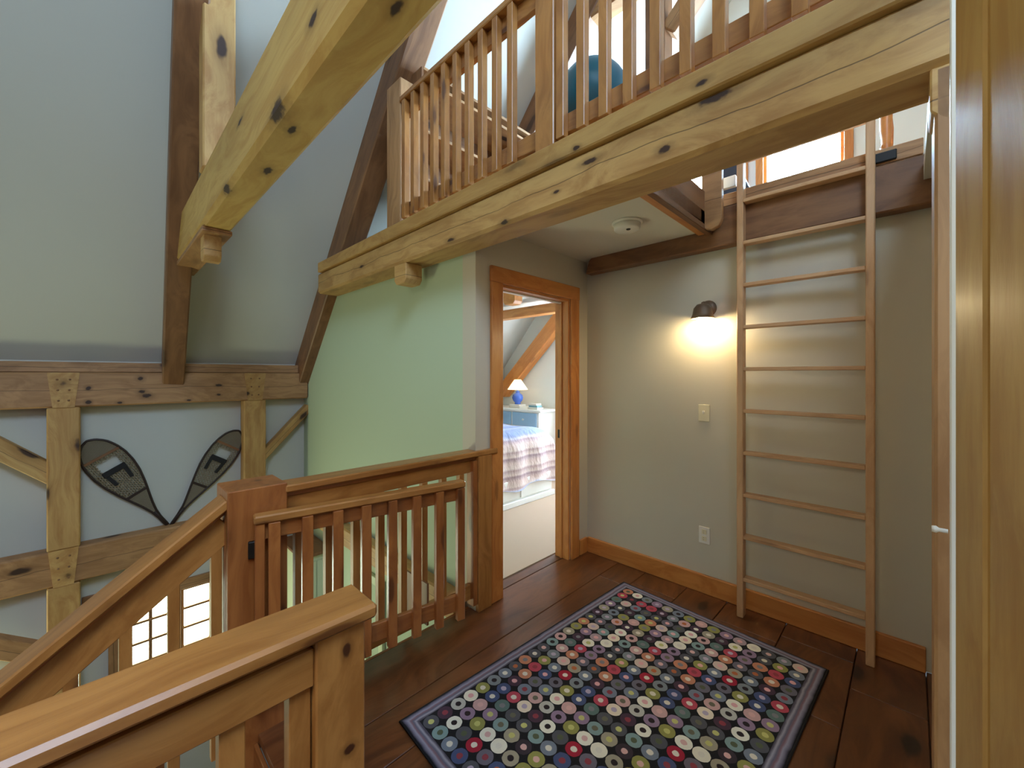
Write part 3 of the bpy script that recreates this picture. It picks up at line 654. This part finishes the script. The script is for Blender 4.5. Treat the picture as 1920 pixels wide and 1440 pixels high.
for z in (.372, .418):
    f_ = box('socket', -1.025, -.995, 2.920, 2.923, z - .016, z + .016, M['ivory'], OL, .001, 2)
    box('slot', -1.018, -1.015, 2.9185, 2.920, z - .005, z + .009, M['slot'], f_, 0, 2); box('slot', -1.005, -1.002, 2.9185, 2.920, z - .005, z + .009, M['slot'], f_, 0, 2)
SD = empty('smoke_detector', (-1.27, 2.33, 2.46)); tag(SD, 'round white smoke detector on the flat ceiling', 'detector')
lathe('base', [(.09, -.012), (.094, -.008), (.094, 0)], (-1.27, 2.33, 2.46), M['ivory_w'], SD, 32)
lathe('cover', [(.02, -.052), (.072, -.05), (.08, -.042), (.083, -.012)], (-1.27, 2.33, 2.46), M['ivory_w'], SD, 32)
lathe('button', [(.012, -.056), (.014, -.051)], (-1.25, 2.31, 2.46), M['slot'], SD, 12)

# ---------------------------------------------------------------- right: open door in the foreground
D2 = empty('door_2', (.054, 1.0, 0)); st(D2, 'pine panel door standing open at the right edge', 'door')
dt = Vector((.26, -.966, 0)).normalized(); dnr = Vector((.966, .26, 0)).normalized()
def dp(s, n, z): return Vector((.054, 1.0, 0)) + dt * s + dnr * n + Vector((0, 0, z))
def leaf(name, s0, s1, z0, z1, n0, n1, mat, bevel=.003):
    return bar(name, dp((s0 + s1) / 2, (n0 + n1) / 2, z0), dp((s0 + s1) / 2, (n0 + n1) / 2, z1), n1 - n0, s1 - s0, mat, D2, dt, bevel)
leaf('stile', 0, .093, .02, 3.2, 0, .035, M['doorwood'], .004)
leaf('panel', .098, .74, .02, 3.2, .003, .03, M['doorwood'], .004)
leaf('stile', .745, .84, .02, 3.2, 0, .035, M['doorwood'], .004)
wt = box('trim', .056, .14, 1.14, 1.165, 0, 2.9, M['white'], None, .002); st(wt, 'narrow white painted jamb beside the open door', 'trim'); wt.name = 'trim_4'
lathe('bolt', [(.004, 0), (.004, .012), (.007, .016), (.006, .022)], (.053, 1.14, 1.20), M['ivory_w'], D2, 12, Vector((0, 0, 1)).rotation_difference(Vector((-1, 0, 0))))['label'] = 'small white catch'

# ---------------------------------------------------------------- left lower window
W1 = empty('window_1', (XR0, .47, WZ0)); st(W1, 'paned window low on the left wall behind the stair rail', 'window')
def boxw(nm, y0, y1, z0, z1, x0=XR0 - .06, x1=XR0 - .01, m=M['timber_warm'], p=W1): return box(nm, x0, x1, y0, y1, z0, z1, m, p, .002)
f = .07
for a in ((WL[0][0] - f, WL[0][0]), (WL[1][1], WL[1][1] + f)): boxw('casing', a[0], a[1], WZ0 - f, WZ1 + f, XR0, XR0 + .03)
boxw('casing', WL[0][0], WL[1][1], WZ1, WZ1 + f + .02, XR0, XR0 + .03); boxw('casing', WL[0][0], WL[1][1], WZ0 - f, WZ0, XR0, XR0 + .03)
boxw('mullion', WL[0][1] - .005, WL[1][0] + .005, WZ0, WZ1, XR0, XR0 + .03)
for (a, b), cols in ((WL[0], 2), (WL[1], 1)):
    boxw('sash', a, a + .035, WZ0, WZ1); boxw('sash', b - .035, b, WZ0, WZ1); boxw('sash', a + .035, b - .035, WZ1 - .03, WZ1); boxw('sash', a + .035, b - .035, WZ0, WZ0 + .04)
    for k in range(1, cols): yy = a + (b - a) * .55; boxw('muntin', yy - .013, yy + .013, WZ0, WZ1, XR0 - .05, XR0 - .03)
    for k in range(1, 5): zz = WZ1 - .03 - .188 * k; boxw('muntin', a + .035, b - .035, zz - .011, zz + .011, XR0 - .052, XR0 - .028)
    boxw('pane', a, b, WZ0, WZ1, XR0 - .08, XR0 - .07, M['pane_low'])
tag(box('picture_frame', XR0, XR0 + .03, -.10, .02, -.62, -.40, M['timber_red'], None, .004), 'small dark frame on the wall below the girt, behind stair rail', 'frame')
# pale cupboard in the corner below
CP = empty('cupboard', (-4.6, 1.5, -2.65)); tag(CP, 'pale green panelled cupboard below in the corner', 'cupboard')
box('body', -4.86, -4.25, 1.40, 1.66, -2.65, -.30, M['palegreen'], CP, .004, 2)
for a, b in ((1.405, 1.527), (1.533, 1.655)): box('door', -4.25, -4.235, a, b, -2.55, -.36, M['palegreen'], CP, .004, 2)
box('cornice', -4.87, -4.21, 1.37, 1.67, -.30, -.27, M['timber_red'], CP, .004, 0)
# lower window on the green wall
W6 = window_y('window_6', -3.42, -3.20, -1.6, -.30, gy, M['pane_low'], M['palegreen'], 'narrow bright window below the girt, seen through the gate', (0, 2))

# ---------------------------------------------------------------- snowshoes
def snowshoe(label, tail, toe, wid):
    root = empty('snowshoe', (XR0 + .04, (tail[0] + toe[0]) / 2, (tail[1] + toe[1]) / 2)); tag(root, label, 'snowshoe', 'pair of snowshoes on the wall')
    T = Vector((0, tail[0], tail[1])); Q = Vector((0, toe[0], toe[1])); ax = Q - T; L = ax.length; ax.normalize(); nn = Vector((0, -ax.z, ax.y)); X = XR0 + .035
    prof = [(0, .012), (.08, .012), (.17, .016), (.24, .038), (.36, .22 * .5), (.48, .36 * .5), (.60, .47 * .5), (.70, .5 * .98), (.70, .5), (.80, .5 * .96), (.88, .42), (.94, .32), (.98, .18), (1.0, .0)]
    prof = [(0, .03), (.10, .03), (.18, .06), (.26, .13), (.36, .24), (.47, .36), (.58, .455), (.68, .5), (.78, .495), (.86, .44), (.92, .355), (.965, .24), (.99, .11), (1.0, 0)]
    def hw(s):
        for (a, wa), (b, wb) in zip(prof, prof[1:]):
            if a <= s <= b: return (wa + (wb - wa) * (s - a) / (b - a)) * wid
        return 0
    P = lambda s, t: Vector((X, 0, 0)) + T + ax * (s * L) + nn * t
    path = [P(s, hw(s)) for s in [k / 40 for k in range(40)] + [.985, .995, 1]] ; path2 = [P(s, -hw(s)) for s in [.995, .985] + [k / 40 for k in range(39, -1, -1)]]
    tube('frame', path + path2, .0095, M['shoeframe'], root, 6, True)
    tube('frame_tail', [P(0, 0), P(.1, 0), P(.17, 0)], .012, M['shoeframe'], root, 6)
    for s in (.83, .40): bar('crossbar', P(s, hw(s)), P(s, -hw(s)), .012, .022, M['shoeframe'] if s < .5 else M['timber_red'], root, ax, .002)
    # rawhide lacing: fine net front and back, coarser in the middle (clipped to the outline)
    def net(name, s0, s1, step, r):
        bm = bmesh.new()
        def seg(a, b):
            d = (b - a); Ln = d.length
            if Ln < .004: return
            d.normalize(); u = Vector((1, 0, 0)); v = d.cross(u).normalized(); vs = []
            for p in (a, b):
                for k in range(3): an = 2 * PI * k / 3; vs.append(bm.verts.new(p - root.location + r * (math.cos(an) * u + math.sin(an) * v)))
            for k in range(3): bm.faces.new((vs[k], vs[(k + 1) % 3], vs[3 + (k + 1) % 3], vs[3 + k]))
        for dirn in (1, -1, 0):
            c = -2.0
            while c < 2.0:
                run = None; q0 = None
                for i in range(241):
                    if dirn == 0: t = c * .5; s = s0 + (s1 - s0) * i / 240
                    else:
                        s = s0 + (s1 - s0) * i / 240; t = c + dirn * (s * L) * 1.15
                    ins = abs(t) <= hw(s)
                    hole = (.70 < s < .79 and abs(t) < .25 * wid)
                    if ins and not hole:
                        if run is None: run = P(s, t)
                        q0 = P(s, t)
                    elif run is not None: seg(run, q0); run = None
                if run is not None: seg(run, q0)
                c += step
        o = link(name, bm_mesh(bm, name), M['web'], root, root.location); o['kind'] = 'stuff'; return o
    net('toe_webbing', .83, 1.0, .013, .0017); net('heel_webbing', .12, .40, .013, .0017); net('foot_webbing', .40, .83, .030, .0034)
    k = bar('toe_strap', P(.675, .30 * wid), P(.675, -.30 * wid), .02, .05, M['strap'], root, ax, .008); k['label'] = 'dark foot strap'
    k = bar('heel_strap', P(.665, .24 * wid), P(.55, .20 * wid), .012, .03, M['strap'], root, nn, .004)
    k = bar('heel_strap', P(.665, -.24 * wid), P(.55, -.20 * wid), .012, .03, M['strap'], root, nn, .004)
snowshoe('left wooden snowshoe leaning outward beside the thick post', (.455, .085), (-.07, .935), .285)
snowshoe('right wooden snowshoe leaning toward the corner post', (.485, .075), (1.03, .915), .25)

# ---------------------------------------------------------------- rug
n = N('dotted_rug'); ob = n.obj(); sp = n.new('ShaderNodeSeparateXYZ'); n.put(sp.inputs[0], ob)
RW, RL = 1.17, 1.735; P_ = .0704
X, Y = sp.outputs[0], sp.outputs[1]
wobx = n.math('MULTIPLY', n.math('SUBTRACT', n.noise(ob, 60, 1), .5), .006); X2 = n.math('ADD', X, wobx)
gx = n.math('ADD', n.math('DIVIDE', X2, P_), 50.0); gy_ = n.math('ADD', n.math('DIVIDE', Y, P_), 50.0)
ix, iy = n.math('ROUND', gx), n.math('ROUND', gy_)
fx, fy = n.math('SUBTRACT', gx, ix), n.math('SUBTRACT', gy_, iy)
d = n.math('SQRT', n.math('ADD', n.math('POWER', n.math('ABSOLUTE', fx), 2.0), n.math('POWER', n.math('ABSOLUTE', fy), 2.0)))
r_ = n.math('SUBTRACT', ix, iy); s_ = n.math('MODULO', ix, 4.0)
key = n.new('ShaderNodeCombineXYZ'); n.put(key.inputs[0], r_); n.put(key.inputs[1], s_)
w1 = n.new('ShaderNodeTexWhiteNoise', noise_dimensions='3D'); n.put(w1.inputs['Vector'], key.outputs[0])
w2 = n.new('ShaderNodeTexWhiteNoise', noise_dimensions='3D'); n.put(w2.inputs['Vector'], n.vmath('ADD', key.outputs[0], (7.3, 2.1, 5.5)))
pal = [C(240, 234, 216), C(168, 30, 54), C(128, 134, 138), C(206, 164, 160), C(150, 146, 78), C(238, 230, 210), C(74, 50, 66), C(200, 132, 100), C(122, 130, 144), C(150, 124, 148), C(58, 46, 54), C(132, 156, 154), C(238, 220, 196), C(72, 84, 122), C(188, 72, 88), C(166, 156, 134), C(84, 84, 90), C(214, 190, 176), C(110, 104, 116), C(176, 150, 152), C(96, 118, 112), C(190, 186, 176)]
pal2 = [C(40, 26, 30), C(222, 176, 170), C(110, 104, 84), C(190, 104, 60), C(230, 222, 206), C(90, 96, 70), C(230, 170, 170), C(190, 170, 190), C(150, 60, 70), C(200, 196, 120), C(130, 128, 130), C(226, 216, 200)]
def const(f, cols): return n.ramp(f, [(i / len(cols), c) for i, c in enumerate(cols)], 'CONSTANT')
outer = const(w1.outputs['Value'], pal); inner = const(w2.outputs['Value'], pal2)
col = n.mix(n.sm(d, .17, .20), inner, outer); col = n.mix(n.sm(d, .465, .485), col, C(16, 13, 18))
ex = n.math('SUBTRACT', RW / 2, n.math('ABSOLUTE', X)); ey = n.math('SUBTRACT', RL / 2, n.math('ABSOLUTE', Y)); e = n.math('MINIMUM', ex, ey)
st_n = n.math('MULTIPLY', n.noise(ob, 14, 2), .012)
bd = n.ramp(n.math('MULTIPLY', n.math('ADD', e, st_n), 1 / .07), [(0, C(24, 22, 28)), (.12, C(26, 24, 30)), (.24, C(110, 104, 122)), (.38, C(150, 146, 162)), (.48, C(128, 96, 106)), (.6, C(100, 98, 116)), (.72, C(160, 156, 168)), (.84, C(84, 78, 92))])
col = n.mix(n.sm(e, .056, .0575), bd, col)
n.put(n.b.inputs['Base Color'], col); n.b.inputs['Roughness'].default_value = .95
n.bump(n.noise(ob, 420, 1), .5, .004); rug_m = n.m
rc = Vector((-.93, 1.745, 0)); rth = -math.radians(3.2)
bm = bmesh.new(); bmesh.ops.create_cube(bm, size=1); bmesh.ops.scale(bm, vec=(RW, RL, .011), verts=bm.verts); bmesh.ops.bevel(bm, geom=list(bm.edges), offset=.003, segments=1, affect='EDGES')
RG = empty('rug', rc); tag(RG, 'black rug with rows of colourful ringed dots', 'rug')
pile = link('pile', bm_mesh(bm, 'pile'), rug_m, RG, (rc.x, rc.y, .0065)); pile.rotation_euler = (0, 0, rth)
rot = Matrix.Rotation(rth, 3, 'Z')
cs = [rc + rot @ Vector((sx * (RW / 2 + .003), sy * (RL / 2 + .003), .006)) for sx, sy in ((-1, -1), (1, -1), (1, 1), (-1, 1))]
tube('binding', cs, .006, M['strap'], RG, 6, True)

# ---------------------------------------------------------------- loft things
tag(link('exercise_ball', (lambda: (lambda b: (bmesh.ops.create_uvsphere(b, u_segments=40, v_segments=24, radius=.20), bm_mesh(b, 'exercise_ball', True))[1])(bmesh.new()))(), M['ball'], None, (-1.277, 1.95, 3.052)), 'large blue exercise ball behind the loft railing', 'ball')
tag(box('storage_box', -1.47, -1.08, 1.77, 2.14, 2.566, 2.852, M['timber_red'], None, .006, 0), 'low wooden box under the blue ball in the loft', 'box')
SH = empty('shelf_unit', (-2.7, 2.3, 2.566)); tag(SH, 'dark wooden shelf unit at the left end of the loft', 'shelf')
box('back_panel', -3.02, -3.0, 1.72, 2.98, 2.57, 3.84, M['timber_red'], SH, .003, 1)
for z in (2.59, 2.995, 3.36, 3.75, 3.83): box('shelf_board', -3.0, -2.62, 1.72, 2.98, z - .018, z + .005, M['timber_warm'], SH, .003, 1)
for y_ in (1.72, 2.96): box('side_panel', -3.0, -2.62, y_ - .02, y_, 2.57, 3.825, M['timber_red'], SH, .003, 2)
for i in range(4):
    pass
SF = empty('bench', (-1.1, 4.2, 2.566)); tag(SF, 'dark grey low seat under the loft window', 'bench')
box('seat', -1.9, -.95, 3.95, 4.6, 2.75, 2.95, M['greybox'], SF, .03, 0)
box('back', -1.9, -1.75, 3.95, 4.6, 2.95, 3.35, M['greybox'], SF, .03, 1)
prism('armrest', [(-1.25, 3.95, 2.95), (-.92, 3.95, 2.95), (-1.12, 3.95, 3.44), (-1.25, 3.95, 3.46)], (0, .12, 0), M['greybox'], SF, .01)
for x in (-1.85, -1.0):
    for yv in (4.0, 4.55): box('leg', x - .025, x + .025, yv - .025, yv + .025, 2.566, 2.75, M['timber_red'], SF, .003, 2)
ST = empty('stool', (-.02, 3.35, 2.566)); tag(ST, 'wooden stool with turned legs in the loft, right of ladder', 'stool')
lathe('seat', [(.17, 0), (.18, .012), (.17, .03)], (.02, 3.42, 3.19), M['trim'], ST, 28)
turned = [(.016, 0), (.018, .05), (.028, .14), (.016, .20), (.03, .23), (.03, .26), (.018, .28), (.03, .30), (.02, .32), (.028, .40), (.03, .5), (.02, .62)]
lm = lathe_mesh(turned, 14, 'leg')
for x in (-.10, .14):
    for yv in (3.31, 3.53): link('leg', lm, M['trim'], ST, (x, yv, 2.567))
for o in bpy.data.objects:
    if o.type == 'MESH' and o.name.startswith('leg') and not o.data.materials: o.data.materials.append(M['trim'])
